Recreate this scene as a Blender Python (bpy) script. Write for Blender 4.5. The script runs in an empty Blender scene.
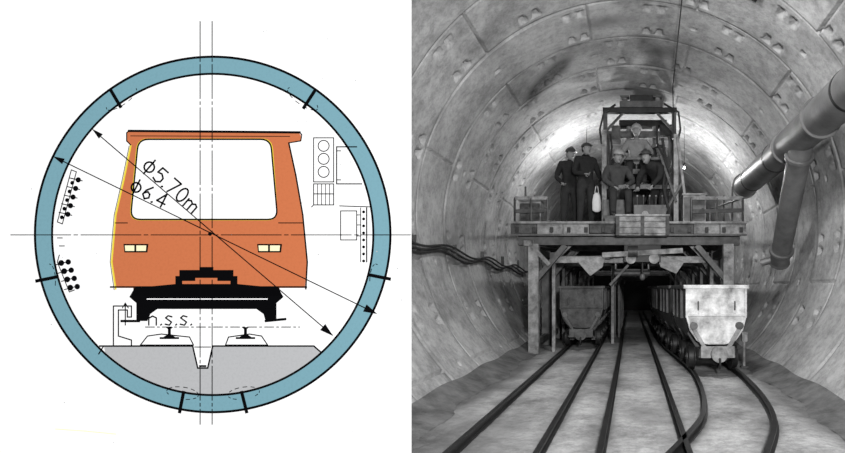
import bpy, math, random
import numpy as np
from mathutils import Vector, Matrix
random.seed(4)
sc = bpy.context.scene
sc.view_settings.view_transform = 'Standard'
sc.view_settings.look = 'None'

CAM_H = 1.15
F = 510.0
TR = 2.85          # tunnel inner radius
TCZ = 2.13         # tunnel axis height above floor

# ------------------------------------------------------------ materials
def lin(c):
    return tuple(((v/255.0)/12.92 if v/255.0 <= 0.04045 else (((v/255.0)+0.055)/1.055)**2.4) for v in c)

def mat(name, g, rough=0.8, metal=0.0, var=0.35, scale=6.0, bump=0.0, bscale=40, spec=0.3):
    m = bpy.data.materials.new(name); m.use_nodes = True
    nt = m.node_tree; b = nt.nodes['Principled BSDF']
    if not isinstance(g, tuple): g = (g, g, g)
    b.inputs['Roughness'].default_value = rough
    b.inputs['Metallic'].default_value = metal
    b.inputs['Specular IOR Level'].default_value = spec
    tc = nt.nodes.new('ShaderNodeTexCoord')
    n = nt.nodes.new('ShaderNodeTexNoise'); n.inputs['Scale'].default_value = scale
    n.inputs['Detail'].default_value = 6; n.inputs['Roughness'].default_value = 0.65
    nt.links.new(tc.outputs['Object'], n.inputs['Vector'])
    r = nt.nodes.new('ShaderNodeValToRGB')
    r.color_ramp.elements[0].position = 0.32; r.color_ramp.elements[1].position = 0.68
    r.color_ramp.elements[0].color = tuple(v*(1-var) for v in g)+(1,)
    r.color_ramp.elements[1].color = tuple(min(1, v*(1+var*0.6)) for v in g)+(1,)
    nt.links.new(n.outputs['Fac'], r.inputs['Fac'])
    nt.links.new(r.outputs['Color'], b.inputs['Base Color'])
    if bump > 0:
        n2 = nt.nodes.new('ShaderNodeTexNoise'); n2.inputs['Scale'].default_value = bscale
        n2.inputs['Detail'].default_value = 5
        nt.links.new(tc.outputs['Object'], n2.inputs['Vector'])
        bp = nt.nodes.new('ShaderNodeBump'); bp.inputs['Strength'].default_value = bump
        bp.inputs['Distance'].default_value = 0.02
        nt.links.new(n2.outputs['Fac'], bp.inputs['Height'])
        nt.links.new(bp.outputs['Normal'], b.inputs['Normal'])
    return m

M_steel_dark = mat('steel_dark', 0.028, 0.5, 0.3, 0.5, 5)
M_steel_mid = mat('steel_mid', 0.085, 0.5, 0.3, 0.6, 5, 0.2)
M_steel_light = mat('steel_light', 0.26, 0.55, 0.1, 0.65, 7, 0.2)
M_timber = mat('timber', 0.23, 0.85, 0, 0.7, 6, 0.4)
M_timber_d = mat('timber_dark', 0.07, 0.85, 0, 0.6, 9, 0.4)
M_white_paint = mat('worn_white_paint', 0.58, 0.6, 0, 0.75, 4, 0.4)
M_wagon_dark = mat('wagon_dark_paint', 0.07, 0.6, 0.1, 0.7, 6, 0.3)
M_muck = mat('muck', 0.14, 0.95, 0, 0.5, 14, 0.9)
M_rail = mat('rail_steel', 0.03, 0.4, 0.5, 0.4, 5)
M_pipe = mat('pipe_galvanised', 0.15, 0.45, 0.2, 0.35, 3, 0.1)
M_rubber = mat('cable_rubber', 0.03, 0.7, 0, 0.3, 6)
M_skin = mat('skin', 0.27, 0.6, 0, 0.08, 10)
M_jacket = mat('jacket_dark', 0.022, 0.9, 0, 0.3, 8, 0.4, 30)
M_jacket2 = mat('jacket_grey', 0.055, 0.9, 0, 0.3, 8, 0.4, 30)
M_shirt = mat('shirt_light', 0.22, 0.9, 0, 0.3, 8, 0.4, 30)
M_trous = mat('trousers', 0.032, 0.9, 0, 0.3, 8, 0.4, 30)
M_boot = mat('boots', 0.02, 0.5, 0, 0.3, 8)
M_hair = mat('hair', 0.02, 0.8, 0, 0.3, 20)
M_helmet = mat('helmet_light', 0.30, 0.5, 0, 0.2, 8)
M_cap = mat('helmet_dark', 0.05, 0.5, 0, 0.2, 8)
M_eye = mat('eye_white', 0.4, 0.3, 0, 0.05, 8)
M_lip = mat('lips', 0.12, 0.6, 0, 0.1, 8)
M_bag = mat('bag_white', 0.7, 0.7, 0, 0.1, 8, 0.4, 12)
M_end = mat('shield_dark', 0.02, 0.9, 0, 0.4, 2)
M_apron = mat('apron_concrete', 0.3, 0.85, 0, 0.42, 1.6, 0.5, 18)
M_mud = mat('mud', 0.13, 0.95, 0, 0.5, 4, 0.8, 12)

# ------------------------------------------------------------ mesh builder
class MB:
    def __init__(s): s.v=[]; s.f=[]; s.mi=[]; s.sm=[]; s.mats=[]
    def m(s, mt):
        if mt not in s.mats: s.mats.append(mt)
        return s.mats.index(mt)
    def add(s, vs, fs, mt, smooth=False):
        o=len(s.v); s.v += [tuple(v) for v in vs]; k=s.m(mt)
        for f in fs: s.f.append(tuple(i+o for i in f)); s.mi.append(k); s.sm.append(smooth)
    def box(s, x0,x1,y0,y1,z0,z1, mt):
        vs=[Vector((x,y,z)) for x in (x0,x1) for y in (y0,y1) for z in (z0,z1)]
        s.add(vs,[(0,1,3,2),(4,6,7,5),(0,4,5,1),(2,3,7,6),(0,2,6,4),(1,5,7,3)],mt)
    def beam(s, a, b, w, h, mt):
        a=Vector(a); b=Vector(b); d=(b-a); d.normalize()
        up=Vector((0,0,1)) if abs(d.z)<0.95 else Vector((0,1,0))
        x=d.cross(up).normalized(); u=x.cross(d).normalized()
        vs=[]
        for p in (a,b):
            for sx,sy in ((-1,-1),(1,-1),(1,1),(-1,1)): vs.append(p+x*sx*w/2+u*sy*h/2)
        s.add(vs,[(3,2,1,0),(4,5,6,7),(0,1,5,4),(1,2,6,5),(2,3,7,6),(3,0,4,7)],mt)
    def tube(s, pts, r, mt, seg=12, cap=True, flat=1.0):
        pts=[Vector(p) for p in pts]; n=len(pts)
        if not hasattr(r,'__len__'): r=[r]*n
        vs=[]; prev=None
        for i,p in enumerate(pts):
            t=(pts[min(i+1,n-1)]-pts[max(i-1,0)]).normalized()
            if prev is None:
                up=Vector((0,0,1)) if abs(t.z)<0.9 else Vector((1,0,0))
                x=t.cross(up).normalized()
            else: x=(prev-t*prev.dot(t)).normalized()
            prev=x; y=t.cross(x)
            for k in range(seg):
                a=2*math.pi*k/seg
                vs.append(p+x*math.cos(a)*r[i]+y*math.sin(a)*r[i]*flat)
        fs=[]
        for i in range(n-1):
            for k in range(seg):
                k2=(k+1)%seg
                fs.append((i*seg+k,i*seg+k2,(i+1)*seg+k2,(i+1)*seg+k))
        s.add(vs,fs,mt,True)
        if cap:
            s.add(vs[:seg],[tuple(reversed(range(seg)))],mt); s.add(vs[-seg:],[tuple(range(seg))],mt)
    def ell(s, c, r, mt, M=None, seg=16, rings=10, keep=None, deform=None):
        vs=[]
        for i in range(rings+1):
            ph=math.pi*i/rings
            for k in range(seg):
                a=2*math.pi*k/seg
                p=Vector((math.sin(ph)*math.cos(a)*r[0],math.sin(ph)*math.sin(a)*r[1],math.cos(ph)*r[2]))
                if deform: p=deform(p)
                vs.append(p+Vector(c))
        fs=[]
        for i in range(rings):
            for k in range(seg):
                k2=(k+1)%seg; f=(i*seg+k,(i+1)*seg+k,(i+1)*seg+k2,i*seg+k2)
                if keep:
                    cc=sum((vs[j] for j in f),Vector())/4
                    if not keep(cc): continue
                fs.append(f)
        if M is not None: vs=[M@v for v in vs]
        s.add(vs,fs,mt,True)
    def build(s, name, parent=None, bevel=0):
        me=bpy.data.meshes.new(name)
        me.from_pydata(s.v,[],s.f)
        for mt in s.mats: me.materials.append(mt)
        me.polygons.foreach_set('material_index', s.mi)
        me.polygons.foreach_set('use_smooth', s.sm)
        me.update()
        ob=bpy.data.objects.new(name,me); sc.collection.objects.link(ob)
        if parent: ob.parent=parent
        if bevel>0:
            b=ob.modifiers.new('Bevel','BEVEL'); b.width=bevel; b.segments=2; b.limit_method='ANGLE'; b.angle_limit=math.radians(50)
        return ob
def grid_mesh(name,co,ny,nx):
    i=np.arange(ny-1)[:,None]*nx+np.arange(nx-1)[None,:]
    q=np.stack([i,i+1,i+nx+1,i+nx],-1).reshape(-1,4)
    me=bpy.data.meshes.new(name)
    me.vertices.add(len(co)); me.vertices.foreach_set('co',co.ravel())
    me.loops.add(q.size); me.loops.foreach_set('vertex_index',q.ravel().astype(np.int32))
    me.polygons.add(len(q)); me.polygons.foreach_set('loop_start',(np.arange(len(q))*4).astype(np.int32))
    me.update(calc_edges=True)
    ob=bpy.data.objects.new(name,me); sc.collection.objects.link(ob); return ob

# ============================================================ TUNNEL LINING
RJ=3.8
def lining(name, y0, y1, dy, dth_m, th0, th1):
    ny=int(round((y1-y0)/dy))+1; Y=y0+dy*np.arange(ny)
    nth=int((th1-th0)*TR/dth_m)+1; T=np.linspace(th0,th1,nth); dth=T[1]-T[0]
    TT,YY=np.meshgrid(T,Y)
    D=np.zeros_like(TT)
    ringf=(YY-RJ)/1.0; ring=np.floor(ringf+1e-6); v=ringf-ring
    fy=np.abs(v-np.round(v))
    D=np.maximum(D, np.where(fy<dy*0.55,0.06,0))
    off=np.where(ring%2==0, math.radians(12), math.radians(42))
    seg=math.radians(60)
    ta=((TT-off)/seg); ta=np.abs(ta-np.round(ta))*seg
    D=np.maximum(D, np.where(ta<dth*0.55,0.05,0))
    ps=math.radians(22.5); po=np.where(ring%2==0, math.radians(5), math.radians(16))
    tp=(TT-po)/ps; kk=np.round(tp); tp=(tp-kk)*ps*TR
    for side in (0,1):
        w=v if side==0 else 1-v
        show=np.sin(kk*12.9+ring*78.2+side*37.7)>-.35
        for c in (-0.095,0.095):
            q=np.abs(tp-c)
            half=0.060-0.15*np.clip(w-0.12,0,1)
            inside=(w>0.11)&(w<0.29)&(q<half)&show
            dep=0.085*(1-(w-0.11)/0.19)
            D=np.where(inside,np.maximum(D,dep),D)
    tg=(TT-off-seg/2)/seg; tg=(tg-np.round(tg))*seg*TR
    D=np.where((np.abs(tg)<0.04)&(np.abs(v-0.5)<0.04),0.07,D)
    lip=0.018*np.sin(ring*2.1+TT*1.5)
    Rr=TR+D+np.abs(lip)
    X=Rr*np.cos(TT); Z=TCZ+Rr*np.sin(TT)
    co=np.stack([X,YY,Z],-1).reshape(-1,3)
    ob=grid_mesh(name,co,ny,nth); me=ob.data
    at=me.attributes.new('soot','FLOAT','POINT')
    td=np.degrees(TT)
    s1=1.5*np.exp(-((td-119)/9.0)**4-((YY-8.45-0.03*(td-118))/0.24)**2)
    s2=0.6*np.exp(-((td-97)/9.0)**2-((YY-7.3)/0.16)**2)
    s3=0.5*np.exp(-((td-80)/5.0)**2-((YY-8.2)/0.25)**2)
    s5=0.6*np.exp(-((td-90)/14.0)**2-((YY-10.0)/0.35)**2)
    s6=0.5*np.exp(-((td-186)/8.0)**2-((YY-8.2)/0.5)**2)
    s4=0.42*np.exp(-(fy/0.06)**2)*(0.5+0.5*np.sin(td*0.31+ring*1.7))
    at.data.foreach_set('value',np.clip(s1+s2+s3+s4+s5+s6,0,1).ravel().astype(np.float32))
    return ob

def concrete(name,attr,lo,hi,sc1=1.1,fine=0.84,bump=.3,dirt_and_dark=(0.03,0.03,0.03,1),mmin=.6):
    m=bpy.data.materials.new(name); m.use_nodes=True
    nt=m.node_tree; b=nt.nodes['Principled BSDF']; b.inputs['Roughness'].default_value=0.75
    b.inputs['Specular IOR Level'].default_value=0.3
    tc=nt.nodes.new('ShaderNodeTexCoord')
    n=nt.nodes.new('ShaderNodeTexNoise'); n.inputs['Scale'].default_value=sc1; n.inputs['Detail'].default_value=9; n.inputs['Roughness'].default_value=0.70
    nt.links.new(tc.outputs['Object'],n.inputs['Vector'])
    r=nt.nodes.new('ShaderNodeValToRGB'); r.color_ramp.elements[0].position=0.33; r.color_ramp.elements[1].position=0.58
    r.color_ramp.elements[0].color=(lo,lo,lo,1); r.color_ramp.elements[1].color=(hi,hi,hi,1)
    nt.links.new(n.outputs['Fac'],r.inputs['Fac'])
    n3=nt.nodes.new('ShaderNodeTexNoise'); n3.inputs['Scale'].default_value=9; n3.inputs['Detail'].default_value=8; n3.inputs['Roughness'].default_value=.8
    nt.links.new(tc.outputs['Object'],n3.inputs['Vector'])
    r3=nt.nodes.new('ShaderNodeValToRGB'); r3.color_ramp.elements[0].position=0.38; r3.color_ramp.elements[0].color=(fine,fine,fine,1)
    r3.color_ramp.elements[1].position=0.56
    nt.links.new(n3.outputs['Fac'],r3.inputs['Fac'])
    mx=nt.nodes.new('ShaderNodeMixRGB'); mx.blend_type='MULTIPLY'; mx.inputs['Fac'].default_value=1
    nt.links.new(r.outputs['Color'],mx.inputs[1]); nt.links.new(r3.outputs['Color'],mx.inputs[2])
    at=nt.nodes.new('ShaderNodeAttribute'); at.attribute_name=attr
    mu=nt.nodes.new('ShaderNodeMath'); mu.operation='MULTIPLY'; mu.use_clamp=True
    n4=nt.nodes.new('ShaderNodeMapRange'); n4.inputs[1].default_value=0.35; n4.inputs[2].default_value=0.55; n4.inputs[3].default_value=mmin
    nt.links.new(n3.outputs['Fac'],n4.inputs[0])
    nt.links.new(at.outputs['Fac'],mu.inputs[0]); nt.links.new(n4.outputs[0],mu.inputs[1])
    m2=nt.nodes.new('ShaderNodeMixRGB'); m2.inputs[2].default_value=dirt_and_dark
    nt.links.new(mu.outputs[0],m2.inputs['Fac']); nt.links.new(mx.outputs[0],m2.inputs[1])
    nt.links.new(m2.outputs[0],b.inputs['Base Color'])
    nb=nt.nodes.new('ShaderNodeTexNoise'); nb.inputs['Scale'].default_value=20; nb.inputs['Detail'].default_value=6
    nt.links.new(tc.outputs['Object'],nb.inputs['Vector'])
    bp=nt.nodes.new('ShaderNodeBump'); bp.inputs['Strength'].default_value=bump; bp.inputs['Distance'].default_value=0.015
    nt.links.new(nb.outputs['Fac'],bp.inputs['Height']); nt.links.new(bp.outputs['Normal'],b.inputs['Normal'])
    return m
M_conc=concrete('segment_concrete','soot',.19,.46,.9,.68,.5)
M_floor=concrete('floor_concrete','dirt_and_dark',.20,.48,1.4,.62,.7,(.045,.045,.045,1),.55)
a0=math.radians(-50); a1=math.radians(230)
L1=lining('wall_tunnel_lining',3.5,13.5,0.02,0.022,a0,a1); L1.data.materials.append(M_conc)
L2=lining('wall_tunnel_lining_far',13.5,26.5,0.05,0.05,a0,a1); L2.data.materials.append(M_conc)

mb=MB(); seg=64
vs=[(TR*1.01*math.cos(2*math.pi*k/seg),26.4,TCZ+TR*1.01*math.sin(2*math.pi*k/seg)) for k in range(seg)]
mb.add(vs,[tuple(range(seg))],M_end); mb.build('wall_far')  # end disc coloured near black to give the darkness at the back

mb=MB(); N=96; vs=[];fs=[]
for k in range(N):
    a=2*math.pi*k/N; c,s_=math.cos(a),math.sin(a)
    vs.append((TR*c,3.5,TCZ+TR*s_))
    t=min((6.0/abs(c)) if abs(c)>1e-6 else 1e9,(3.6/abs(s_)) if abs(s_)>1e-6 else 1e9)
    vs.append((t*c,3.5,TCZ+t*s_))
for k in range(N):
    k2=(k+1)%N; fs.append((2*k,2*k2,2*k2+1,2*k+1))
mb.add(vs,fs,M_conc); mb.build('wall_front')

# ============================================================ RAIL TRACKS
def smooth_path(ctrl, step=0.15):
    out=[]; P=[Vector((c[0],c[1],0)) for c in ctrl]
    P=[P[0]*2-P[1]]+P+[P[-1]*2-P[-2]]
    for i in range(1,len(P)-2):
        n=max(2,int((P[i+1]-P[i]).length/step))
        for k in range(n):
            t=k/n; a,b,c,d=P[i-1],P[i],P[i+1],P[i+2]
            out.append(0.5*((2*b)+(c-a)*t+(2*a-5*b+4*c-d)*t*t+(3*b-a-3*c+d)*t**3))
    out.append(P[-2]); return out
TRK=[smooth_path(c) for c in ([(-.93,3.0),(-.92,6),(-.91,10),(-.90,16),(-.90,24)],[(.09,3.0),(.10,6),(.10,10),(.08,16),(.08,24)],
     [(.42,3.0),(.66,3.6),(.90,4.3),(1.03,5.1),(1.10,6.0),(1.12,7.0),(1.04,8.3),(.92,10),(.88,12),(.87,18),(.87,24)])]
hw=math.sqrt(TR**2-TCZ**2)
ny,nx=360,130; Y=np.linspace(3.5,14.3,ny); X=np.linspace(-hw-.02,hw+.02,nx); XX,YY=np.meshgrid(X,Y)
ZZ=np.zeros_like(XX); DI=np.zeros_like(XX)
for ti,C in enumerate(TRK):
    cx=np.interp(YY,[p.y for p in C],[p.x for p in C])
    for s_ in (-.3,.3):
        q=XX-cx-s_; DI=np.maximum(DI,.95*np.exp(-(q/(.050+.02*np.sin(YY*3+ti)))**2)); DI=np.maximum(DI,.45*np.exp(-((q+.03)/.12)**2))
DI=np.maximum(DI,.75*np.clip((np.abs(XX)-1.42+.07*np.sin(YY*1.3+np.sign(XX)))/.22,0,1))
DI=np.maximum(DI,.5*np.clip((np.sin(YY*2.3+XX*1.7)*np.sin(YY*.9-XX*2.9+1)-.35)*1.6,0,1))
DI=np.maximum(DI,.85*np.clip((5.2-YY)/1.2,0,1)*np.clip((-.4-XX)/1.2,0,1))  # darker towards the near left of the floor
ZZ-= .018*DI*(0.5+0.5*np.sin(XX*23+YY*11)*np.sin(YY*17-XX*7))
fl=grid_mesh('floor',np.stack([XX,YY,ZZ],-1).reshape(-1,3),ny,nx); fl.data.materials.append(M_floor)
fl.data.attributes.new('dirt_and_dark','FLOAT','POINT').data.foreach_set('value',DI.ravel().astype(np.float32))
mb=MB()
mb.add([(-6,-3,0),(6,-3,0),(6,3.5,0),(-6,3.5,0),(-hw-.02,14.3,0),(hw+.02,14.3,0),(hw+.02,26.4,0),(-hw-.02,26.4,0)],[(0,1,2,3),(4,5,6,7)],M_apron)
mb.build('floor_apron')
for sx in (-1,1):
    mb=MB(); vs=[];fs=[]; n=100
    for i in range(n+1):
        y=3.52+i*0.14
        w=0.20+0.05*math.sin(i*0.35)+.03*math.sin(i*.9+1); h=0.07+0.015*math.sin(i*.6)
        vs+= [(sx*(hw+0.09),y,h+.05),(sx*(hw-0.04),y,h*0.8),(sx*(hw-0.04-w*0.5),y,h*0.35),(sx*(hw-0.04-w),y,-.004)]
    for i in range(n):
        for j in range(3):
            f=(i*4+j,i*4+j+1,i*4+j+5,i*4+j+4); fs.append(f if sx>0 else tuple(reversed(f)))
    mb.add(vs,fs,M_mud,True); mb.build('mud_bank')

PROF=[(-.034,0),(.034,0),(.034,.010),(.008,.016),(.008,.045),(.020,.05),(.020,.064),(-.020,.064),(-.020,.05),(-.008,.045),(-.008,.016),(-.034,.010)]
for C in TRK:
    mb=MB()
    for side in (-1,1):
        vs=[];fs=[];n=len(PROF)
        for i,p in enumerate(C):
            t=(C[min(i+1,len(C)-1)]-C[max(i-1,0)]).normalized(); x=Vector((t.y,-t.x,0))
            for a,b in PROF: vs.append(p+x*(side*.3+a)+Vector((0,0,b-.002)))
        for i in range(len(C)-1):
            for k in range(n):
                k2=(k+1)%n; fs.append((i*n+k,i*n+k2,(i+1)*n+k2,(i+1)*n+k))
        mb.add(vs,fs,M_rail); mb.add(vs[:n],[tuple(range(n))],M_rail)
    mb.build('rail_track')

# ============================================================ WAGONS
def wagon(x,y,yaw,front,side,L=1.2):
    mb=MB(); W=.40
    sec=[(-W,1.17),(-W,.78),(-W+.05,.60),(-.25,.46),(-.12,.42),(.12,.42),(.25,.46),(W-.05,.60),(W,.78),(W,1.17)]
    ins=[(a*0.93,b+.03 if b<1.1 else b) for a,b in sec]
    n=len(sec); vs=[(a,0,b) for a,b in sec]+[(a,L,b) for a,b in sec]+[(a,.03,b) for a,b in ins]+[(a,L-.03,b) for a,b in ins]
    fs=[]
    for k in range(n-1):
        fs.append((k,k+1,n+k+1,n+k)); fs.append((2*n+k+1,2*n+k,3*n+k,3*n+k+1))
    fs.append(tuple(range(n,2*n))); fs.append(tuple(range(2*n,3*n))); fs.append(tuple(reversed(range(3*n,4*n))))
    fs+=[(0,n,3*n,2*n),(n-1,3*n-1,4*n-1,2*n-1),(0,2*n,3*n-1,n-1),(n,2*n-1,4*n-1,3*n)]
    mb.add(vs,fs,side); mb.add(vs[:n],[tuple(reversed(range(n)))],front)
    for a,b in (((-W-.015,0,1.165),(-W-.015,L,1.165)),((W+.015,0,1.165),(W+.015,L,1.165)),((-W-.03,L+.015,1.165),(W+.03,L+.015,1.165))):
        mb.beam(a,b,.035,.05,side)
    mb.beam((-W-.03,-.015,1.165),(W+.03,-.015,1.165),.035,.05,front)
    sl=M_steel_light if front is M_white_paint else M_steel_mid
    for yy in (-.012,L+.012):
        mb.beam((-W+.02,yy,.80),(W-.02,yy,.80),.025,.035,front)
        mb.beam((-W+.012,yy,.76),(-W+.012,yy,1.16),.03,.025,front)
        mb.beam((W-.012,yy,.76),(W-.012,yy,1.16),.03,.025,front)
        for k in range(1,n-2):
            a,b=sec[k],sec[k+1]; mb.beam((a[0]*.97,yy,a[1]+.01),(b[0]*.97,yy,b[1]+.01),.025,.03,front)
    for sx in (-1,1):
        for yy in (.25,L/2,L-.25): mb.beam((sx*(W+.01),yy,.74),(sx*(W+.01),yy,1.15),.05,.02,side)
        for yy in (-.03,L+.03):
            mb.tube([(sx*(W-.10),yy-.03,.66),(sx*(W-.10),yy+.03,.66)],.05,M_steel_mid,14)
            mb.beam((sx*.16,yy,.38),(sx*(W-.10),yy,.62),.04,.05,sl)
        mb.beam((sx*(W-.16),-.03,.86),(sx*(W-.16),-.03,.98),.015,.03,M_steel_mid)
    for sx in (-1,1): mb.box(sx*.21-.035,sx*.21+.035,-.08,L+.08,.25,.37,M_steel_mid)
    for yy in (-.08,L*.33,L*.66,L+.03): mb.box(-.245,.245,yy,yy+.06,.27,.37,M_steel_mid)
    mb.box(-.22,.22,-.11,-.08,.25,.40,sl)
    for yy in (.2,L-.2):
        mb.box(-.24,.24,yy-.04,yy+.04,.36,.44,M_steel_mid)
        for sx in (-1,1): mb.beam((sx*.21,yy,.36),(sx*.33,yy,.56),.06,.05,M_steel_mid)
    for yy,dy in ((-.11,-.1),(L+.08,.08)):
        mb.tube([(0,yy,.31),(0,yy+dy*.6,.31),(0,yy+dy*.6,.31),(0,yy+dy,.31)],[.045,.045,.105,.105],sl,18)
    mb.tube([(0,-.16,.28),(0,-.23,.24),(0,-.24,.17),(0,-.2,.13)],.016,M_steel_dark,8)
    for yy in (.30,L-.30):
        mb.tube([(-.36,yy,.225),(.36,yy,.225)],.025,M_steel_dark,10)
        for sx in (-1,1):
            x1=sx*.29
            mb.tube([(x1-sx*.045,yy,.225),(x1-sx*.03,yy,.225),(x1-sx*.03,yy,.225),(x1+sx*.04,yy,.225)],[.178,.178,.160,.158],M_steel_dark,28)
            mb.tube([(x1+sx*.04,yy,.225),(x1+sx*.055,yy,.225)],[.05,.045],M_steel_mid,14)
            mb.box(sx*.21-.05,sx*.21+.05,yy-.06,yy+.06,.17,.27,M_steel_mid)
    nx,ny=9,14; vs=[];fs=[]
    for j in range(ny+1):
        for i in range(nx+1):
            u=i/nx*2-1; w=j/ny*2-1
            vs.append((u*(W-.035),.04+(j/ny)*(L-.08),1.07+.11*(1-u*u)*(1-w*w)+random.uniform(-.014,.014)))
    for j in range(ny):
        for i in range(nx):
            k=j*(nx+1)+i; fs.append((k,k+1,k+nx+2,k+nx+1))
    mb.add(vs,fs,M_muck,True)
    ob=mb.build('mine_wagon',bevel=.006)
    ob.location=(x,y,0); ob.rotation_euler=(0,0,yaw)
    return ob
wagon(1.11,6.65,math.radians(3.0),M_white_paint,M_wagon_dark)
wagon(1.03,8.2,math.radians(4.5),M_wagon_dark,M_wagon_dark)
wagon(.93,9.75,math.radians(2.5),M_wagon_dark,M_wagon_dark)
wagon(.89,11.3,0,M_wagon_dark,M_wagon_dark)
wagon(.88,12.85,0,M_wagon_dark,M_wagon_dark)
wagon(-.91,9.4,0,M_wagon_dark,M_wagon_dark)
wagon(-.90,10.95,0,M_wagon_dark,M_wagon_dark)
wagon(-.90,12.5,0,M_wagon_dark,M_wagon_dark)

# ============================================================ GANTRY
DK=2.29
g=MB()
g.box(-2.05,1.97,8.82,12.6,2.21,DK,M_timber_d)
for i in range(9):
    xa=-2.06+i*.449; dz=(.02,-.015,.0,.03,-.02,.01,-.01,.02,0)[i]
    g.box(xa,xa+.44,8.74+.01*(i%2),8.82,2.06+dz,2.27+dz*.5,M_timber if i%3 else M_timber_d)
g.box(-2.06,1.98,8.705,8.735,2.25,2.29,M_timber)
g.box(-2.06,1.98,8.71,8.735,2.04,2.075,M_steel_mid)
for i in range(14):
    x=-1.95+i*.295; g.box(x-.03,x+.03,8.715,8.74,2.10,2.19,M_steel_dark)
for x in (-1.98,-1.5,-.9,-.3,.3,.9,1.4,1.9): g.box(x-.05,x+.05,8.82,12.6,2.07,2.21,M_steel_mid)
g.box(-1.98,1.9,8.9,9.04,1.90,2.05,M_steel_mid)
for k,y in enumerate((8.95,10.3,11.65,13.0,14.6,16.4,18.4)):
    if k: g.box(-1.9,1.85,y-.08,y+.08,1.9,2.07,M_steel_mid)
    for sx in (-1,1):
        px=sx*1.70
        g.box(px-.09,px+.09,y-.08,y+.08,0,1.92,M_timber if k==0 else M_steel_mid)
        g.beam((px,y,1.25),(px-sx*.55,y,1.9),.08,.1,M_steel_mid)
    g.box(-1.40,1.42,y+.2,y+.3,1.60,1.72,M_steel_light if k in (0,1) else M_steel_mid)
    g.box(-1.42,-1.36,y+.2,y+.3,0,1.65,M_timber if k==0 else M_steel_mid)
    g.box(1.42,1.48,y+.2,y+.3,0,1.65,M_timber if k==0 else M_steel_mid)
    if k: g.box(-.41,-.35,y+.2,y+.3,0,1.65,M_steel_light if k==1 else M_steel_mid)
    if k>1: g.box(-.30,-.26,y+.2,y+.3,0,1.5,M_steel_mid)
    g.beam((-1.38,y+.25,1.65),(-.9,y+.25,2.1),.06,.06,M_steel_light)
    g.beam((1.33,y+.25,1.65),(.9,y+.25,2.1),.06,.06,M_steel_light)
    g.beam((-.38,y+.25,1.2),(.0,y+.25,1.62),.05,.05,M_steel_mid)
for x in (-1.70,1.70):
    g.box(x-.07,x+.07,8.9,18.5,1.72,1.86,M_steel_mid)
    g.box(x-.05,x+.05,8.9,18.5,.12,.24,M_steel_mid)
for x in (-1.38,-.42,.42,1.33): g.box(x-.05,x+.05,9.0,18.5,1.66,1.78,M_steel_mid)
g.beam((-1.80,8.86,1.93),(-1.15,10.6,1.98),.16,.10,M_timber)
g.beam((-1.42,8.9,1.55),(-1.75,8.9,1.9),.07,.07,M_timber)
g.box(-.30,.34,9.3,18,1.45,1.50,M_steel_dark)
for sx in (-1,1): g.beam((.02+sx*.3,9.3,1.52),(.02+sx*.3,18,1.52),.03,.16,M_steel_light)
for i in range(7): g.tube([(-.3,9.3+i*1.2,1.42),(.34,9.3+i*1.2,1.42)],.05,M_steel_mid,12)
for q in ([(-.95,9.0,1.62),(-.45,9.0,1.72),(-.50,9.0,1.52),(-.72,9.0,1.36)],[(.45,9.0,1.72),(.95,9.0,1.62),(.80,9.0,1.40),(.52,9.0,1.52)]):
    g.add(q+[(a,b+.03,c) for a,b,c in q],[(0,1,2,3),(7,6,5,4),(0,4,5,1),(1,5,6,2),(2,6,7,3),(3,7,4,0)],M_steel_light)
for (xa,xb) in ((-2.02,-1.45),(1.05,1.94)):
    for x in (xa,(xa+xb)/2,xb): g.tube([(x,8.86,DK),(x,8.86,DK+.42)],.02,M_steel_mid,8)
    g.beam((xa,8.86,DK+.42),(xb,8.86,DK+.42),.03,.06,M_timber)
    g.beam((xa,8.86,DK+.19),(xb,8.86,DK+.21),.02,.07,M_timber_d)
for (xa,ya,xb,yb) in ((-2.02,8.86,-2.02,12.5),(1.94,8.86,1.94,12.5)):
    for i in range(5):
        y=ya+(yb-ya)*i/4; g.tube([(xa,y,DK),(xa,y,DK+.42 if i==0 else DK+.8)],.02,M_steel_mid,8)
    g.tube([(xa,ya,DK+.42),(xb,yb,DK+.8)],.02,M_steel_mid,8)
g.build('tunnel_working_gantry',bevel=.006)

h=MB()
h.box(-.12,.52,8.86,9.2,1.60,1.90,M_steel_dark)
h.tube([(-.05,8.84,1.78),(.12,8.84,1.78)],.10,M_steel_mid,16)
for x in (.0,.4): h.tube([(x,8.84,1.66),(x,8.9,1.66)],.09,M_steel_light,18)
h.beam((-.5,8.85,1.72),(.9,8.85,1.80),.05,.09,M_steel_light)
h.tube([(.2,8.9,1.6),(.2,8.9,1.38)],.015,M_rubber,8); h.ell((.2,8.9,1.34),(.05,.03,.06),M_steel_mid)
h.build('hoist_trolley',bevel=.005)

c=MB()
c.box(-.24,.62,8.44,8.69,2.02,2.34,M_timber)
for z in (2.09,2.19,2.29): c.box(-.25,.63,8.42,8.44,z-.035,z+.035,M_timber)
for x in (-.22,.19,.6): c.box(x-.03,x+.03,8.40,8.42,2.02,2.34,M_timber_d)
c.box(-.26,.64,8.42,8.70,2.34,2.37,M_steel_light)
c.build('wooden_crate',bevel=.004)
c=MB()
c.box(.92,1.32,9.0,9.3,DK,DK+.50,M_steel_light); c.box(.94,1.30,8.985,9.0,DK+.05,DK+.46,M_steel_mid)
c.tube([(1.26,8.97,DK+.25),(1.26,8.99,DK+.25)],.02,M_steel_dark,10); c.box(.90,1.34,8.98,9.32,DK+.5,DK+.53,M_steel_light)
c.build('control_cabinet',bevel=.006)
c=MB()
c.box(-1.98,-1.60,9.05,9.35,DK,DK+.40,M_timber); c.box(-2.0,-1.58,9.03,9.37,DK+.40,DK+.43,M_steel_light)
c.box(-1.96,-1.62,9.03,9.05,DK+.05,DK+.36,M_timber_d)
c.build('tool_chest',bevel=.006)

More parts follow.
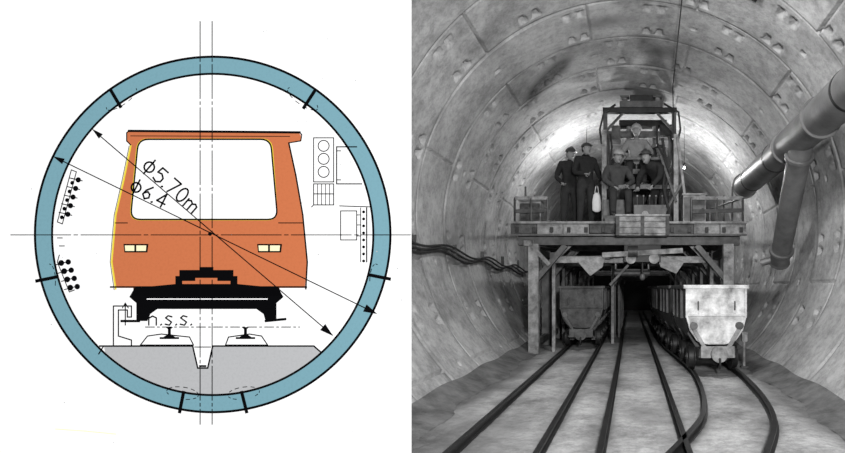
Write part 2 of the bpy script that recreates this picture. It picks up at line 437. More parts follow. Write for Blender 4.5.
# segment erector machine on the deck
e=MB()
xl,xr=-.50,.84
for x in (xl,xr):
    e.box(x-.045,x+.045,9.50,9.60,DK,4.10 if x<0 else 4.02,M_timber if x<0 else M_steel_light)
    e.box(x-.06,x+.06,10.55,10.65,DK,4.40,M_steel_mid)
    e.beam((x,9.55,4.0),(x,10.6,4.3),.06,.08,M_steel_mid)
    e.box(x-.12,x+.12,9.45,9.65,DK,DK+.05,M_steel_mid)
    # mast extensions carrying the crown head
    e.box(x-.04,x+.04,9.92,10.0,4.06,4.64,M_steel_mid)
    e.beam((x,9.96,4.2),(x*.45+.1,9.96,4.6),.04,.05,M_steel_mid)
e.box(xl-.05,xr+.05,9.90,10.02,4.56,4.66,M_steel_dark)
e.box(-.22,.62,9.88,10.10,4.66,4.78,M_steel_mid)
e.box(-.02,.42,9.90,10.08,4.78,4.90,M_steel_dark)
for x in (-.12,.52):
    e.tube([(x,9.98,4.78),(x,9.98,4.86)],.05,M_steel_light,14); e.box(x-.09,x+.09,9.9,10.06,4.86,4.89,M_steel_mid)
e.tube([(-.30,9.88,4.70),(-.52,9.86,4.55),(-.60,9.80,4.2),(-.56,9.7,3.9)],.02,M_rubber,10)
e.tube([(.64,9.88,4.72),(.92,9.86,4.55),(.95,9.80,4.2),(.88,9.66,3.9)],.02,M_rubber,10)
e.box(xl,xr,10.56,10.64,4.28,4.40,M_steel_mid)
e.box(xl-.05,xr+.05,9.52,9.58,3.00,3.08,M_steel_mid)
e.box(-.2,.5,10.05,10.55,3.40,3.50,M_steel_mid)
e.box(xl,xr,10.56,10.62,3.36,3.46,M_steel_dark)
e.box(-.15,.40,9.60,9.90,3.07,3.11,M_steel_mid)
e.beam((-.17,9.6,3.05),(-.17,10.45,3.40),.04,.05,M_steel_mid)
e.beam((.42,9.6,3.05),(.42,10.45,3.40),.04,.05,M_steel_mid)
e.box(-.32,.60,9.74,9.80,3.60,3.66,M_steel_mid)
for x in (-.31,.59): e.box(x-.02,x+.02,9.75,9.79,3.05,3.62,M_steel_mid)
for x in (-.05,.50):
    e.tube([(x,10.8,2.5),(x,10.8,4.1)],.09,M_steel_dark,16); e.tube([(x,10.8,4.1),(x,10.8,4.66)],.05,M_steel_light,16)
e.box(-.25,.75,10.7,10.95,4.56,4.68,M_steel_dark)
e.box(.60,.84,10.5,10.9,4.30,4.52,M_steel_dark)
e.box(-.40,-.22,10.5,10.9,4.22,4.50,M_steel_mid)
e.box(-.7,1.0,10.9,11.5,DK,3.5,M_steel_dark)
e.tube([(.2,11.0,3.5),(.2,11.5,3.5)],.75,M_steel_dark,32); e.tube([(.2,10.95,3.5),(.2,11.0,3.5)],.25,M_steel_mid,24)
e.beam((xl,9.55,3.1),(-.1,9.56,3.62),.05,.05,M_steel_mid)
e.beam((.86,9.46,3.95),(1.06,9.44,2.32),.05,.06,M_steel_light)
e.beam((.84,9.46,2.75),(.55,9.5,3.62),.05,.05,M_steel_mid)
e.beam((.95,9.46,3.1),(.6,9.5,2.5),.05,.05,M_steel_mid)
e.tube([(.60,9.72,4.0),(.66,9.6,3.5),(.60,9.48,3.05),(.70,9.48,2.6)],.028,M_rubber,10)
e.tube([(.50,9.9,4.3),(.50,9.7,3.9),(.72,9.48,3.3),(.62,9.48,2.9),(.75,9.5,2.4)],.022,M_rubber,10)
e.tube([(-.40,9.8,4.1),(-.36,9.6,3.8),(-.42,9.5,3.3),(-.40,9.5,2.85)],.02,M_rubber,10)
e.box(-.52,-.08,9.45,9.80,DK,2.79,M_steel_mid)
e.box(-.46,.02,8.92,9.14,DK,2.42,M_steel_mid)
e.box(.05,.62,9.0,9.35,DK,2.62,M_steel_mid)
for i in range(5): e.tube([(.11+i*.11,9.02,2.62),(.11+i*.11,8.98,2.76)],.010,M_steel_mid,8); e.ell((.11+i*.11,8.98,2.77),(.018,.018,.018),M_steel_light)
e.tube([(.25,8.98,2.45),(.25,9.0,2.45)],.06,M_steel_light,18)
e.build('segment_erector',bevel=.006)

# ============================================================ PEOPLE
def hand(mb, wr, el, side, bend, mt):
    d=(wr-el).normalized()
    ref=Vector((0,-1,0)) if abs(d.y)<0.85 else Vector((0,0,-1))
    s_=d.cross(ref).normalized(); nrm=s_.cross(d).normalized()
    if nrm.dot(ref)<0: nrm=-nrm
    mb.tube([wr-d*.02,wr+d*.02,wr+d*.055,wr+d*.09],[.024,.034,.040,.036],mt,10,flat=.5)
    for i,(o,L) in enumerate(((-.028,.070),(-.010,.080),(.010,.075),(.027,.060))):
        b=wr+d*.085+s_*o; p=[b]; ang=0
        for k in range(3):
            ang+=bend; p.append(p[-1]+(d*math.cos(ang)+nrm*math.sin(ang))*L/3)
        mb.tube(p,[.0095,.009,.008,.006],mt,7)
    sd=-side
    b=wr+d*.035+s_*.030*sd; t1=(d*.6+s_*.7*sd+nrm*.35).normalized(); t2=(d*.85+s_*.2*sd+nrm*.5).normalized()
    mb.tube([b-s_*.01*sd,b+t1*.03,b+t1*.03+t2*.03,b+t1*.03+t2*.052],[.013,.012,.010,.007],mt,7)

def head(mb, c, Rm, helm):
    M=Matrix.Translation(c)@Rm.to_4x4()
    def df(p):
        k=1.0
        if p.z<0: k=1-0.28*(-p.z/.118)**1.3
        q=Vector((p.x*k,p.y*(1-.12*max(0,-p.z/.118)),p.z))
        if q.y<-.07: q.y=-.07+(q.y+.07)*.75
        return q
    mb.ell((0,0,0),(.077,.098,.118),M_skin,M,24,18,deform=df)
    mb.ell((0,-.096,-.012),(.013,.020,.026),M_skin,M,10,8)
    mb.ell((0,-.084,.030),(.052,.014,.010),M_skin,M,12,6)
    mb.ell((0,-.072,-.088),(.026,.018,.018),M_skin,M,10,6)
    mb.ell((0,-.086,-.052),(.024,.006,.006),M_lip,M,10,6)
    for sx in (-1,1):
        mb.ell((sx*.030,-.083,.010),(.014,.008,.008),M_eye,M,10,6)
        mb.ell((sx*.030,-.090,.010),(.006,.004,.006),M_hair,M,8,6)
        mb.ell((sx*.031,-.086,.028),(.019,.006,.004),M_hair,M,8,6)
        mb.ell((sx*.079,.008,-.002),(.010,.020,.030),M_skin,M,10,8)
    mb.ell((0,.010,.012),(.083,.100,.118),M_hair,M,20,14,keep=lambda p:(p.z>.055) or (p.y>.02 and p.z>-.06) or (abs(p.x)>.07 and p.z>-.01 and p.y>-.03))
    if helm=='light' or helm=='dark':
        mt=M_helmet if helm=='light' else M_cap
        mb.ell((0,.0,.050),(.104,.124,.100),mt,M,24,14,keep=lambda p:p.z>.048)
        mb.ell((0,-.012,.050),(.118,.150,.008),mt,M,24,6)
        mb.tube([M@Vector((0,y,.05+.1*math.sqrt(max(0,1-(y/.124)**2))+.004)) for y in (-.11,-.07,0,.07,.11)],.010,mt,8)
    elif helm=='cap':
        mb.ell((0,.004,.055),(.098,.115,.070),M_cap,M,20,12,keep=lambda p:p.z>.045)
        mb.ell((0,-.105,.055),(.060,.055,.007),M_cap,M,16,6)

STAND=dict(pelvis=(0,0,.95),spine=(0,0,1.12),chest=(0,.0,1.32),neck=(0,.0,1.46),headb=(0,-.01,1.52),
 shL=(-.185,0,1.40),elL=(-.25,.03,1.13),wrL=(-.23,-.10,.90), shR=(.185,0,1.40),elR=(.25,.03,1.13),wrR=(.23,-.10,.90),
 hipL=(-.10,0,.90),knL=(-.12,-.02,.50),anL=(-.13,.02,.10),toL=(-.15,-.15,.045),
 hipR=(.10,0,.90),knR=(.12,-.02,.50),anR=(.13,.02,.10),toR=(.15,-.15,.045))
SIT=dict(STAND); SIT.update(knL=(-.14,-.42,.92),anL=(-.14,-.42,.50),toL=(-.15,-.58,.46),knR=(.14,-.42,.92),anR=(.14,-.42,.50),toR=(.15,-.58,.46),
 spine=(0,-.02,1.12),chest=(0,-.05,1.32),neck=(0,-.07,1.45),headb=(0,-.09,1.51),shL=(-.185,-.05,1.39),shR=(.185,-.05,1.39),
 elL=(-.27,-.20,1.15),wrL=(-.16,-.40,1.08),elR=(.27,-.20,1.15),wrR=(.16,-.40,1.08))
RAD=dict(pelvis=(.155,.125),spine=(.145,.115),chest=(.165,.125),neck=(.062,.062),headb=(.055,.055),sh=(.085,.085),el=(.058,.058),wr=(.036,.036),
 hip=(.115,.115),kn=(.078,.078),an=(.055,.055),to=(.050,.045))
BONES=[('pelvis','spine','t'),('spine','chest','t'),('chest','neck','t'),('neck','headb','s')]
for S in 'LR': BONES+=[('chest','sh'+S,'t'),('sh'+S,'el'+S,'t'),('el'+S,'wr'+S,'t'),('pelvis','hip'+S,'p'),('hip'+S,'kn'+S,'p'),('kn'+S,'an'+S,'p'),('an'+S,'to'+S,'b')]
def person(base, yaw, pose, top, helm, hyaw=0, hpitch=0, bendL=.45, bendR=.45, name='construction_worker'):
    J={k:Vector(v) for k,v in pose.items()}; names=list(J)
    me=bpy.data.meshes.new('tmp'); me.from_pydata([J[n] for n in names],[(names.index(a),names.index(b)) for a,b,_ in BONES],[])
    ob=bpy.data.objects.new('tmp',me); sc.collection.objects.link(ob)
    sk=ob.modifiers.new('Skin','SKIN'); sk.use_smooth_shade=True
    for i,n in enumerate(names):
        r=RAD.get(n) or RAD.get(n[:2]) or RAD.get(n[:3])
        me.skin_vertices[0].data[i].radius=r
        me.skin_vertices[0].data[i].use_root=(n=='pelvis')
    ss=ob.modifiers.new('Sub','SUBSURF'); ss.levels=2; ss.render_levels=2
    dg=bpy.context.evaluated_depsgraph_get(); ev=ob.evaluated_get(dg); em=ev.to_mesh()
    vs=[v.co.copy() for v in em.vertices]; fs=[tuple(p.vertices) for p in em.polygons]
    ev.to_mesh_clear(); bpy.data.objects.remove(ob)
    mb=MB(); groups={'t':[], 's':[], 'p':[], 'b':[]}
    for f in fs:
        c=sum((vs[i] for i in f),Vector())/len(f); best=None
        for a,b,kind in BONES:
            A,B=J[a],J[b]; t=max(0,min(1,(c-A).dot(B-A)/(B-A).length_squared)); dd=(c-(A+(B-A)*t)).length
            if a=='pelvis' and kind=='p': dd+=.03
            if kind=='s': dd+=.035
            if best is None or dd<best[0]: best=(dd,kind)
        groups[best[1]].append(f)
    mt={'t':top,'s':M_skin,'p':M_trous,'b':M_boot}
    for k in groups:
        if groups[k]:
            used=sorted(set(i for f in groups[k] for i in f)); mp={u:i for i,u in enumerate(used)}
            mb.add([vs[u] for u in used],[tuple(mp[i] for i in f) for f in groups[k]],mt[k],True)
    nk=J['neck']; mb.tube([nk+(J['chest']-nk)*.25,nk+(J['headb']-nk)*.15],[.085,.068],top,14)
    for S,sd in (('L',-1),('R',1)):
        w,e_=J['wr'+S],J['el'+S]; d=(w-e_).normalized()
        mb.tube([w-d*.05,w-d*.005],[.046,.044],top,12)
        hand(mb,w,e_,sd,bendL if S=='L' else bendR,M_skin)
    up=(J['headb']-J['neck']).normalized()
    R=Matrix.Rotation(hyaw,3,'Z')@Matrix.Rotation(hpitch,3,'X')
    head(mb,J['headb']+up*.015+R@Vector((0,-.015,.085)),R,helm)
    o=mb.build(name); o.location=base; o.rotation_euler=(0,0,yaw)
    return o
p1=dict(STAND); p1.update(elL=(-.27,.05,1.14),wrL=(-.19,-.12,1.0),wrR=(.22,-.16,.98))
person((-1.27,10.55,DK-.0),math.radians(22),p1,M_jacket,'dark',hyaw=math.radians(18),hpitch=math.radians(8))
p2=dict(STAND); p2.update(elR=(.27,-.05,1.14),wrR=(.24,-.22,.96),elL=(-.26,.0,1.13),wrL=(-.12,-.20,1.08))
person((-.90,10.15,DK),math.radians(32),p2,M_jacket,'cap',hyaw=math.radians(15),bendR=1.0)
p3=dict(SIT); p3.update(chest=(0,-.12,1.30),neck=(0,-.18,1.42),headb=(0,-.22,1.48),shL=(-.185,-.13,1.36),shR=(.185,-.13,1.36),wrL=(-.20,-.42,1.06),wrR=(.22,-.42,1.06),elR=(.30,-.22,1.14),elL=(-.30,-.22,1.14))
person((.11,10.28,2.66),0,p3,M_shirt,'light',hyaw=math.radians(-8),hpitch=math.radians(10))
p4=dict(SIT); p4.update(wrL=(-.10,-.36,1.0),wrR=(.12,-.42,1.02))
person((-.27,9.62,1.985),math.radians(12),p4,M_jacket2,'light',hyaw=math.radians(8),hpitch=math.radians(12))
p5=dict(STAND); p5.update(pelvis=(0,.16,.86),spine=(0,.02,1.00),chest=(0,-.18,1.10),neck=(0,-.33,1.15),headb=(0,-.39,1.17),
  shL=(-.185,-.20,1.14),shR=(.185,-.20,1.14),elL=(-.24,-.32,.90),wrL=(-.16,-.46,.72),elR=(.24,-.32,.90),wrR=(.16,-.46,.72),
  hipL=(-.10,.14,.82),hipR=(.10,.14,.82),knL=(-.13,-.08,.48),knR=(.13,-.08,.48),anL=(-.13,.06,.10),toL=(-.15,-.1,.045),anR=(.13,.06,.10),toR=(.15,-.1,.045))
person((.52,9.72,DK),math.radians(-35),p5,M_jacket,'dark',hyaw=math.radians(5),hpitch=math.radians(5))
p6=dict(STAND); p6.update(elL=(-.24,-.12,1.18),wrL=(-.12,-.30,1.25),elR=(.26,-.1,1.16),wrR=(.16,-.32,1.15))
person((.62,10.30,DK+.0),math.radians(-50),p6,M_jacket2,'cap',hyaw=math.radians(0))

b=MB()
bx,by,bz=-.66,9.83,2.80
b.ell((bx,by,bz),(.10,.05,.19),M_bag,seg=20,rings=14,deform=lambda p:Vector((math.copysign(min(abs(p.x)*1.5,.085),p.x)*(1.0-.35*max(0,p.z/.19)),p.y,p.z)))
b.tube([(bx-.04,by,bz+.16),(bx-.02,by,bz+.30),(bx+.02,by,bz+.30),(bx+.04,by,bz+.16)],.008,M_bag,8)
b.build('carrier_bag')

# ============================================================ PIPES
p=MB(); ax,az=2.25,CAM_H+2.02
p.tube([(ax,3.7,az),(ax,10.1,az)],.225,M_pipe,40)
for y in (6.05,7.3,10.08): p.tube([(ax,y-.025,az),(ax,y+.025,az)],.255,M_pipe,40)
A=Vector((ax,6.65,az)); B=Vector((2.49,8.55,CAM_H+.46))
p.tube([A,A+(B-A)*.5,B],.160,M_pipe,32)
for t in (.15,.90):
    q=A+(B-A)*t; d=(B-A).normalized(); p.tube([q-d*.025,q+d*.025],.195,M_pipe,32)
for y in (5.2,7.9,9.4):
    p.beam((ax,y,az+.2),(ax+.05,y,az+.34),.05,.04,M_steel_dark); p.tube([(ax,y-.02,az),(ax,y+.02,az)],.232,M_steel_dark,36)
dd=(B-A).normalized(); p.tube([B,B+dd*.04,B+dd*.04,B+dd*.10],[.160,.175,.175,.12],M_pipe,28)
p.tube([B+Vector((-.10,0,.02)),B+Vector((-.30,.05,-.04))],.06,M_pipe,16)
p.build('ventilation_pipe')

# ============================================================ CABLES
c=MB()
for k in range(3):
    pts=[]
    for i in range(90):
        y=4.6+i*.1; z=CAM_H+.60+.05*k-.10*(0.5+.5*math.sin((y+.25*k)*2*math.pi/(2.0+.1*k)))-.02*(y-4.6)
        x=-(math.sqrt(max(0.1,(TR-.05)**2-(z-TCZ)**2)))
        pts.append((x+.012*k,y,z))
    c.tube(pts,.018,M_rubber,8)
for i in range(6):
    y=5.0+i*1.5
    c.box(-2.80,-2.74,y-.012,y+.012,CAM_H+.48,CAM_H+.68,M_steel_mid)
c.build('wall_cable_bundle')
c=MB()
c.tube([(.62,5.4,4.86),(.64,6.4,4.78),(.68,7.6,4.70),(.72,8.8,4.60),(.80,9.5,4.06)],.009,M_rubber,8)
c.build('hanging_cable')
def plate(th,y):
    m=MB(); t=th
    n=Vector((-math.cos(t),0,-math.sin(t))); s_=Vector((-math.sin(t),0,math.cos(t))); cc=Vector((TR*math.cos(t),y,TCZ+TR*math.sin(t)))
    u=Vector((0,1,0)); vs=[]
    for dn in (.002,.03):
        for a,b_ in ((-1,-1),(1,-1),(1,1),(-1,1)): vs.append(cc+n*dn+s_*a*.08+u*b_*.10)
    m.add(vs,[(0,1,2,3),(7,6,5,4),(0,4,5,1),(1,5,6,2),(2,6,7,3),(3,7,4,0)],M_steel_dark)
    m.tube([cc+n*.03,cc+n*.07],.03,M_steel_dark,10)
    m.build('anchor_plate',bevel=.004)
plate(math.radians(113),5.75); plate(math.radians(60),5.95)

s=MB(); s.box(1.58,1.68,7.3,7.4,0,.03,M_steel_mid); s.tube([(1.63,7.35,.03),(1.63,7.35,.42)],.02,M_steel_light,10); s.box(1.59,1.67,7.31,7.39,.38,.52,M_steel_light)
s.build('signal_post',bevel=.004)

# ============================================================ LAMPS
M_bulb=bpy.data.materials.new('bulb_glass'); M_bulb.use_nodes=True
bb=M_bulb.node_tree.nodes['Principled BSDF']; bb.inputs['Emission Color'].default_value=(1,1,1,1); bb.inputs['Emission Strength'].default_value=4
def lamp(x,y,z,E):
    m=MB(); m.ell((x,y,z),(.022,.022,.032),M_bulb,seg=16,rings=10)
    m.tube([(x,y,z+.025),(x,y,z+.08),(x,y,z+.10)],[.020,.023,.015],M_steel_dark,12)
    m.tube([(x,y,z+.10),(x,y+.02,TCZ+math.sqrt(TR*TR-x*x)-.02)],.005,M_rubber,8)
    m.build('site_lamp')
    l=bpy.data.lights.new('site_lamp_light','POINT'); l.energy=E; l.shadow_soft_size=.06
    o=bpy.data.objects.new('site_lamp_light',l); o.location=(x,y,z-.12); sc.collection.objects.link(o)
lamp(-1.0,11.5,3.95,125)
lamp(1.17,11.2,3.80,130)
def area(name,loc,target,size,E):
    l=bpy.data.lights.new(name,'AREA'); l.energy=E; l.size=size
    o=bpy.data.objects.new(name,l); o.location=loc
    o.rotation_euler=(Vector(target)-Vector(loc)).to_track_quat('-Z','Y').to_euler(); sc.collection.objects.link(o); return o
area('photo_flash',(.6,-.2,2.0),(.1,8,2.0),.3,440)
area('added_fill_light',(.5,5.2,4.6),(.45,6.9,0.0),.45,120)  # unseen area light without fixture, added to brighten floor and near wagon

w=bpy.data.worlds.new('world'); sc.world=w; w.use_nodes=True
w.node_tree.nodes['Background'].inputs['Color'].default_value=(.5,.5,.5,1); w.node_tree.nodes['Background'].inputs['Strength'].default_value=.05

# ============================================================ DIAGRAM BOARD (flat printed display with added glow)
DB=3.45; S=DB/F
BX=-631*S; BZ=CAM_H+288*S
def glow_ink(name,rgb,e=.95):
    m=bpy.data.materials.new(name); m.use_nodes=True; b=m.node_tree.nodes['Principled BSDF']
    c=lin(rgb); b.inputs['Base Color'].default_value=tuple(v*.12 for v in c)+(1,)
    b.inputs['Roughness'].default_value=1; b.inputs['Specular IOR Level'].default_value=0
    nt=m.node_tree; tc=nt.nodes.new('ShaderNodeTexCoord'); n=nt.nodes.new('ShaderNodeTexNoise'); n.inputs['Scale'].default_value=60; n.inputs['Detail'].default_value=3
    nt.links.new(tc.outputs['Object'],n.inputs['Vector'])
    r=nt.nodes.new('ShaderNodeValToRGB'); r.color_ramp.elements[0].position=.3; r.color_ramp.elements[1].position=.55
    r.color_ramp.elements[0].color=tuple(v*.93 for v in c)+(1,); r.color_ramp.elements[1].color=c+(1,)
    nt.links.new(n.outputs['Fac'],r.inputs['Fac']); nt.links.new(r.outputs['Color'],b.inputs['Emission Color'])
    b.inputs['Emission Strength'].default_value=e  # print glows by itself, so paper and colours stay evenly bright
    return m
I_paper=glow_ink('paper_white',(255,255,255),1.0); I_black=glow_ink('ink_black',(12,12,14)); I_teal=glow_ink('ink_teal',(124,168,181))
I_or=glow_ink('ink_orange',(207,119,78)); I_gray=glow_ink('ink_grey',(186,187,189)); I_yel=glow_ink('ink_yellow',(240,218,70)); I_pale=glow_ink('ink_pale_yellow',(255,247,205),1.0)
parent=bpy.data.objects.new('tunnel_cross_section_diagram_board',None); parent.location=(BX,DB,BZ); sc.collection.objects.link(parent)
def P(x,y,l): return (x*S,-.0008*l,-y*S)
class DR(MB):
    def poly(s,pts,mt,l): s.add([P(x,y,l) for x,y in pts],[tuple(range(len(pts)))],mt)
    def line(s,pts,w,l,mt=None,closed=False):
        mt=mt or I_black
        if closed: pts=list(pts)+[pts[0]]
        for (x0,y0),(x1,y1) in zip(pts,pts[1:]):
            L=math.hypot(x1-x0,y1-y0)
            if L<1e-6: continue
            ux,uy=(x1-x0)/L,(y1-y0)/L; e=w*.35; nx,ny=-uy*w/2,ux*w/2
            a=(x0-ux*e,y0-uy*e); b=(x1+ux*e,y1+uy*e)
            s.add([P(a[0]+nx,a[1]+ny,l),P(b[0]+nx,b[1]+ny,l),P(b[0]-nx,b[1]-ny,l),P(a[0]-nx,a[1]-ny,l)],[(0,1,2,3)],mt)
    def dash(s,a,b,pat,w,l):
        L=math.hypot(b[0]-a[0],b[1]-a[1]); t=0;i=0
        while t<L:
            e=min(L,t+pat[i%len(pat)])
            if i%2==0: s.line([(a[0]+(b[0]-a[0])*t/L,a[1]+(b[1]-a[1])*t/L),(a[0]+(b[0]-a[0])*e/L,a[1]+(b[1]-a[1])*e/L)],w,l)
            t=e;i+=1
    def disc(s,cx,cy,r,l,mt=None,n=20): s.poly([(cx+r*math.cos(2*math.pi*k/n),cy+r*math.sin(2*math.pi*k/n)) for k in range(n)],mt or I_black,l)
    def ring(s,cx,cy,r0,r1,mt,l,n=180):
        vs=[];fs=[]
        for k in range(n+1):
            a=2*math.pi*k/n
            vs+=[P(cx+r0*math.cos(a),cy+r0*math.sin(a),l),P(cx+r1*math.cos(a),cy+r1*math.sin(a),l)]
        for k in range(n): fs.append((2*k,2*k+1,2*k+3,2*k+2))
        s.add(vs,fs,mt)
    def part(s,name): return s.build(name,parent)
d=MB(); d.box(-60*S,411*S,.0,.008,-BZ,70*S,I_paper); d.build('sheet',parent)
CX,CY,RO,RI=213,234.5,177.5,160.5
d=DR(); d.ring(CX,CY,RI,RO,I_teal,1); d.part('lining_ring')
d=DR()
aa=math.degrees(math.atan2(352-CY,-(math.sqrt((RI-1)**2-(352-CY)**2))))
bb_=math.degrees(math.atan2(352-CY,(math.sqrt((RI-1)**2-(352-CY)**2))))
arc=[(CX+(RI-1)*math.cos(math.radians(bb_+(aa-bb_)*k/60)),CY+(RI-1)*math.sin(math.radians(bb_+(aa-bb_)*k/60))) for k in range(61)]
d.poly([(104,346),(193,346),(198,368),(208,368),(213,346),(312,346)]+arc,I_gray,1)
d.line([(100,346),(193,346),(198,368),(208,368),(213,346),(314,346),(321,352)],1.6,3)
d.line([(104,346),(99,354)],1.3,3); d.line([(195,347),(211,347)],1,3); d.line([(200,366),(206,366)],2,3)
d.part('track_invert')
d=DR(); d.ring(CX,CY,RO-1.1,RO+1.3,I_black,3); d.ring(CX,CY,RI-1.1,RI+1.1,I_black,3)
for (a,b) in (((111,90),(121,107)),((315,91),(304,108)),((37,281),(57,277)),((370,275),(390,279)),((184,392),(180,412)),((242,392),(247,412))): d.line([a,b],3.4,4)
for (cx,cy,rx,ry,rot) in ((122,99,18,6,-35),(303,99,18,6,35),(50,281,6,17,0),(376,281,6,17,0),(183,393,16,6,8),(244,393,16,6,-8)):
    r=math.radians(rot)
    for k in range(0,24,2):
        q=[]
        for t in (k,k+1):
            a=2*math.pi*t/24; x,y=rx*math.cos(a),ry*math.sin(a); q.append((cx+x*math.cos(r)-y*math.sin(r),cy+x*math.sin(r)+y*math.cos(r)))
        if math.hypot((q[0][0]-CX),(q[0][1]-CY))<RI+6: d.line(q,.8,4)
d.part('ring_outlines')
d=DR()
d.poly([(129,131),(299,133),(301,135),(301,141),(289,143),(296,175),(303,215),(307,262),(305,288),(116,288),(112,262),(116,215),(124,180),(131,145),(127,142),(127,133)],I_or,2)
d.line([(131,146),(124,180),(116,215),(112,262),(116,289)],1.8,3,I_yel)
d.line([(129.5,146),(122.5,180),(114.5,215),(110.5,262),(114.5,290)],.7,3)
d.line([(289,143),(296,175),(303,215),(307.5,262),(306,289)],1.6,3)
d.line([(129,131),(300,132.5)],2.4,3); d.line([(129,131),(127,133),(127,141),(131,145)],1.2,3); d.line([(300,132),(302,135),(301,141),(289,143)],1.2,3); d.line([(131,136),(290,136.5)],.8,3)
def rr(pts,r):
    out=[];n=len(pts)
    for i in range(n):
        p0,p1,p2=Vector(pts[i-1]),Vector(pts[i]),Vector(pts[(i+1)%n]); a=p1+(p0-p1).normalized()*r; b=p1+(p2-p1).normalized()*r
        for k in range(7):
            t=k/6; q=a*(1-t)**2+p1*2*t*(1-t)+b*t*t; out.append((q.x,q.y))
    return out
d.poly(rr([(137.5,138.5),(272.5,138.5),(278.5,220.5),(129.5,220.5)],11),I_yel,3)
fr=rr([(139,139.5),(271,139.5),(278,219.5),(131,219.5)],10); d.poly(fr,I_paper,4); d.line(fr,1.6,5,closed=True)
d.line([(116,223),(128,223)],1.0,5); d.line([(279,223),(304,223)],1.0,5)
d.line([(111,287),(307,287)],1.6,5)
for x0 in (124,257.5):
    d.poly([(x0,244),(x0+25,244),(x0+24,252.5),(x0+1,252.5)],I_black,5)
    d.poly([(x0+1.5,245.5),(x0+11,245.5),(x0+11,251),(x0+2,251)],I_pale,6); d.poly([(x0+13,245.5),(x0+23,245.5),(x0+22.5,251),(x0+13,251)],I_pale,6)
d.part('train_front_view')
d=DR()
d.poly([(176,276),(180,276),(180,270),(200,270),(200,267),(214,267),(214,270),(234,270),(234,276),(238,276),(238,284),(280,288),(280,296),(134,296),(134,288),(176,284)],I_black,6)
d.poly([(183,281),(196,281),(196,278),(218,278),(218,281),(231,281),(231,284),(183,284)],I_or,7)
d.poly([(134,290),(280,290),(284,297),(277,303),(277,321),(266,321),(264,314),(257,309),(158,309),(151,314),(148,321),(137,321),(137,303),(130,297)],I_black,6)
d.line([(122,321),(140,321)],2.5,6); d.line([(266,321),(286,319)],2.5,6)
d.line([(148,299),(268,299)],1.1,8,I_paper)
d.line([(126,303),(126,325)],1.2,6); d.line([(123,308),(126,303),(129,308)],1,6)
d.part('bogie_silhouette')
d=DR()
for pts in (((141,345),(148,336),(162,334),(190,337),(194,345)),((226,345),(229,337),(250,334),(262,336),(268,345))):
    d.poly(pts,I_paper,4); d.line(pts,1.2,5,closed=True)
for x in (170,246):
    d.poly([(x-6,337),(x+6,337),(x+1.5,334),(x+1.5,329),(x+4,327),(x-4,327),(x-1.5,329),(x-1.5,334)],I_black,6); d.line([(x-9,338),(x+9,338)],2,6)
d.dash((146,327),(300,327),(9,3,2,3),1,5)
d.line([(114,346),(114,306),(132,306),(132,317),(128,317),(128,310),(119,310),(119,336),(132,340),(132,346)],1.3,5)
d.line([(104,346),(136,346)],1.6,5)
d.part('track_and_third_rail')
d=DR()
for x in (201,213): d.dash((x,22),(x,424),(34,3,3,3),1,9)
d.dash((12,235),(411,235),(60,3,4,3),.9,9)
d.line([(57,158),(376,313)],1.1,9); d.line([(95,131),(333,335)],1.1,9)
def arrow(tip,dr,L=12,w=3):
    x,y=tip; a=math.radians(dr); ux,uy=math.cos(a),math.sin(a)
    d.poly([(x,y),(x-ux*L-uy*w,y-uy*L+ux*w),(x-ux*L+uy*w,y-uy*L-ux*w)],I_black,10)
a1_=math.degrees(math.atan2(155,319)); a2_=math.degrees(math.atan2(204,238))
arrow((54,156.5),a1_+180); arrow((378,314),a1_,14,4); arrow((93,129),a2_+180); arrow((334,336),a2_,14,4)
d.disc(211,234,2,10)
d.part('dimension_lines')
circ=lambda cx,cy,rx,ry,n=16:[(cx+rx*math.cos(2*math.pi*k/n),cy+ry*math.sin(2*math.pi*k/n)) for k in range(n+1)]
G={'5':[[(.6,1),(.12,1),(.06,.58),(.35,.66),(.6,.48),(.6,.2),(.35,0),(.05,.1)]],'7':[[(0,1),(.6,1),(.2,0)]],'0':[circ(.32,.5,.28,.5)],
 '6':[[(.5,1),(.15,.6),(.05,.25),(.3,0),(.55,.2),(.5,.45),(.3,.55),(.08,.35)]],'4':[[(.45,0),(.45,1),(0,.3),(.65,.3)]],
 'm':[[(0,0),(0,.6)],[(0,.45),(.2,.6),(.38,.5),(.38,0)],[(.38,.45),(.58,.6),(.76,.5),(.76,0)]],'n':[[(0,0),(0,.6)],[(0,.45),(.25,.6),(.5,.48),(.5,0)]],
 's':[[(.45,.55),(.2,.62),(.03,.48),(.42,.2),(.28,0),(.0,.06)]],'.':[[(.04,0),(.1,.06)]],'O':[circ(.36,.45,.34,.34),[(.36,-.12),(.36,1.05)]]}
ADV={'5':.82,'7':.8,'0':.82,'6':.8,'4':.9,'m':1,'n':.75,'s':.66,'.':.34,'O':.95}
def text(dr,txt,x,y,ang,h,w):
    a=math.radians(ang); cx=0
    for ch in txt:
        for st in G[ch]:
            q=[]
            for u,v in st:
                X=(cx+u)*h; Y=-v*h; q.append((x+X*math.cos(a)-Y*math.sin(a),y+X*math.sin(a)+Y*math.cos(a)))
            dr.line(q,w,11)
        cx+=ADV[ch]
d=DR(); text(d,'O5.70m',142,169,41,15,1.8); text(d,'O6.4',130,191,27,14,1.8); text(d,'n.s.s.',150,325,0,15,1.5); d.part('dimension_lettering')
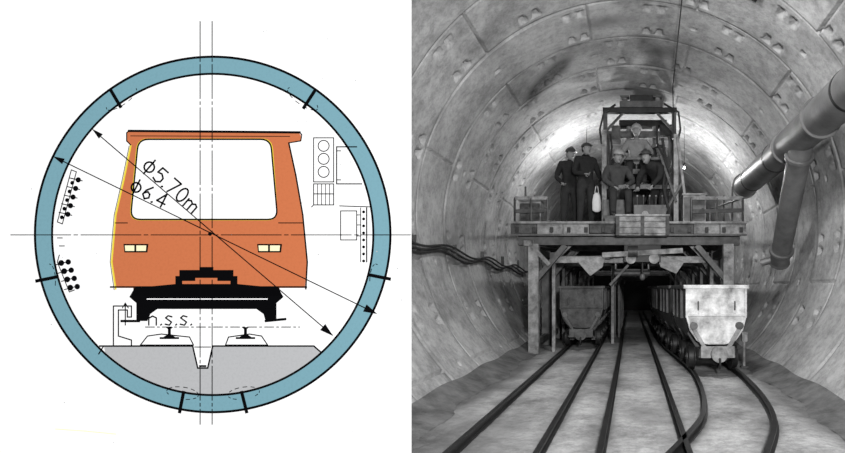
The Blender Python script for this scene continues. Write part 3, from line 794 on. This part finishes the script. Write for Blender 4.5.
d=DR()
def rect(x0,y0,x1,y1,w=1): d.line([(x0,y0),(x1,y0),(x1,y1),(x0,y1)],w,5,closed=True)
rect(314,138,334,182)
for y in (146,159,172): d.line(circ(324,y,5.5,5.5),1,5)
rect(314,184,334,194); rect(314,194,334,205)
for x in (318,322,326,330): d.line([(x,184),(x,205)],.8,5)
d.line([(314,205),(312,207)],1,5)
d.line([(357,147),(337,147),(337,184),(362,184)],1.2,5); d.line([(337,151),(341,151)],1,5); d.line([(337,180),(341,180)],1,5)
rect(341,211,357,240); d.line([(361,208),(361,262)],.9,5); d.line([(367,208),(367,262)],1.3,5); d.line([(340,206),(372,207)],1,5)
for y in range(212,262,7): d.disc(364,y,1.5,6)
for y in (215,225,236): d.line([(357,y),(361,y)],.9,5)
d.line([(72,170),(77,172),(63,224),(58,222)],1,5,closed=True)
for i in range(5):
    x,y=79-i*2.6,180+i*8.6; d.disc(x,y,2.7,6); d.disc(x-6,y+3,2,6); d.line([(x-9,y-2),(x+4,y+1)],1,5)
d.line([(60,255),(58,262),(70,292),(75,290)],1,5)
for i in range(4):
    x,y=62+i*3,263+i*8.2; d.disc(x,y,3,6); d.disc(x+7,y-1,2.8,6); d.line([(x-6,y+2),(x+9,y-2)],1,5)
for (x,y) in ((60,238),(62,246)): d.line([(x-2,y),(x+3,y)],1,5)
d.part('wall_equipment')
d=DR(); d.line([(56,429),(85,431),(116,434)],1,2,I_pale)
for i in range(26):
    x=random.uniform(5,405); y=random.uniform(5,448); d.disc(x,y,random.uniform(.4,.8),2,I_gray,6)
d.part('paper_marks')

# ============================================================ CAMERA
cd=bpy.data.cameras.new('camera'); cam=bpy.data.objects.new('camera',cd); sc.collection.objects.link(cam)
cam.location=(0,0,CAM_H); cam.rotation_euler=(math.radians(90),0,0)
cd.sensor_fit='HORIZONTAL'; cd.sensor_width=36; cd.lens=F/845*36
cd.shift_x=(422.5-631)/845; cd.shift_y=(288-226.5)/845
cd.clip_start=.05
sc.camera=cam
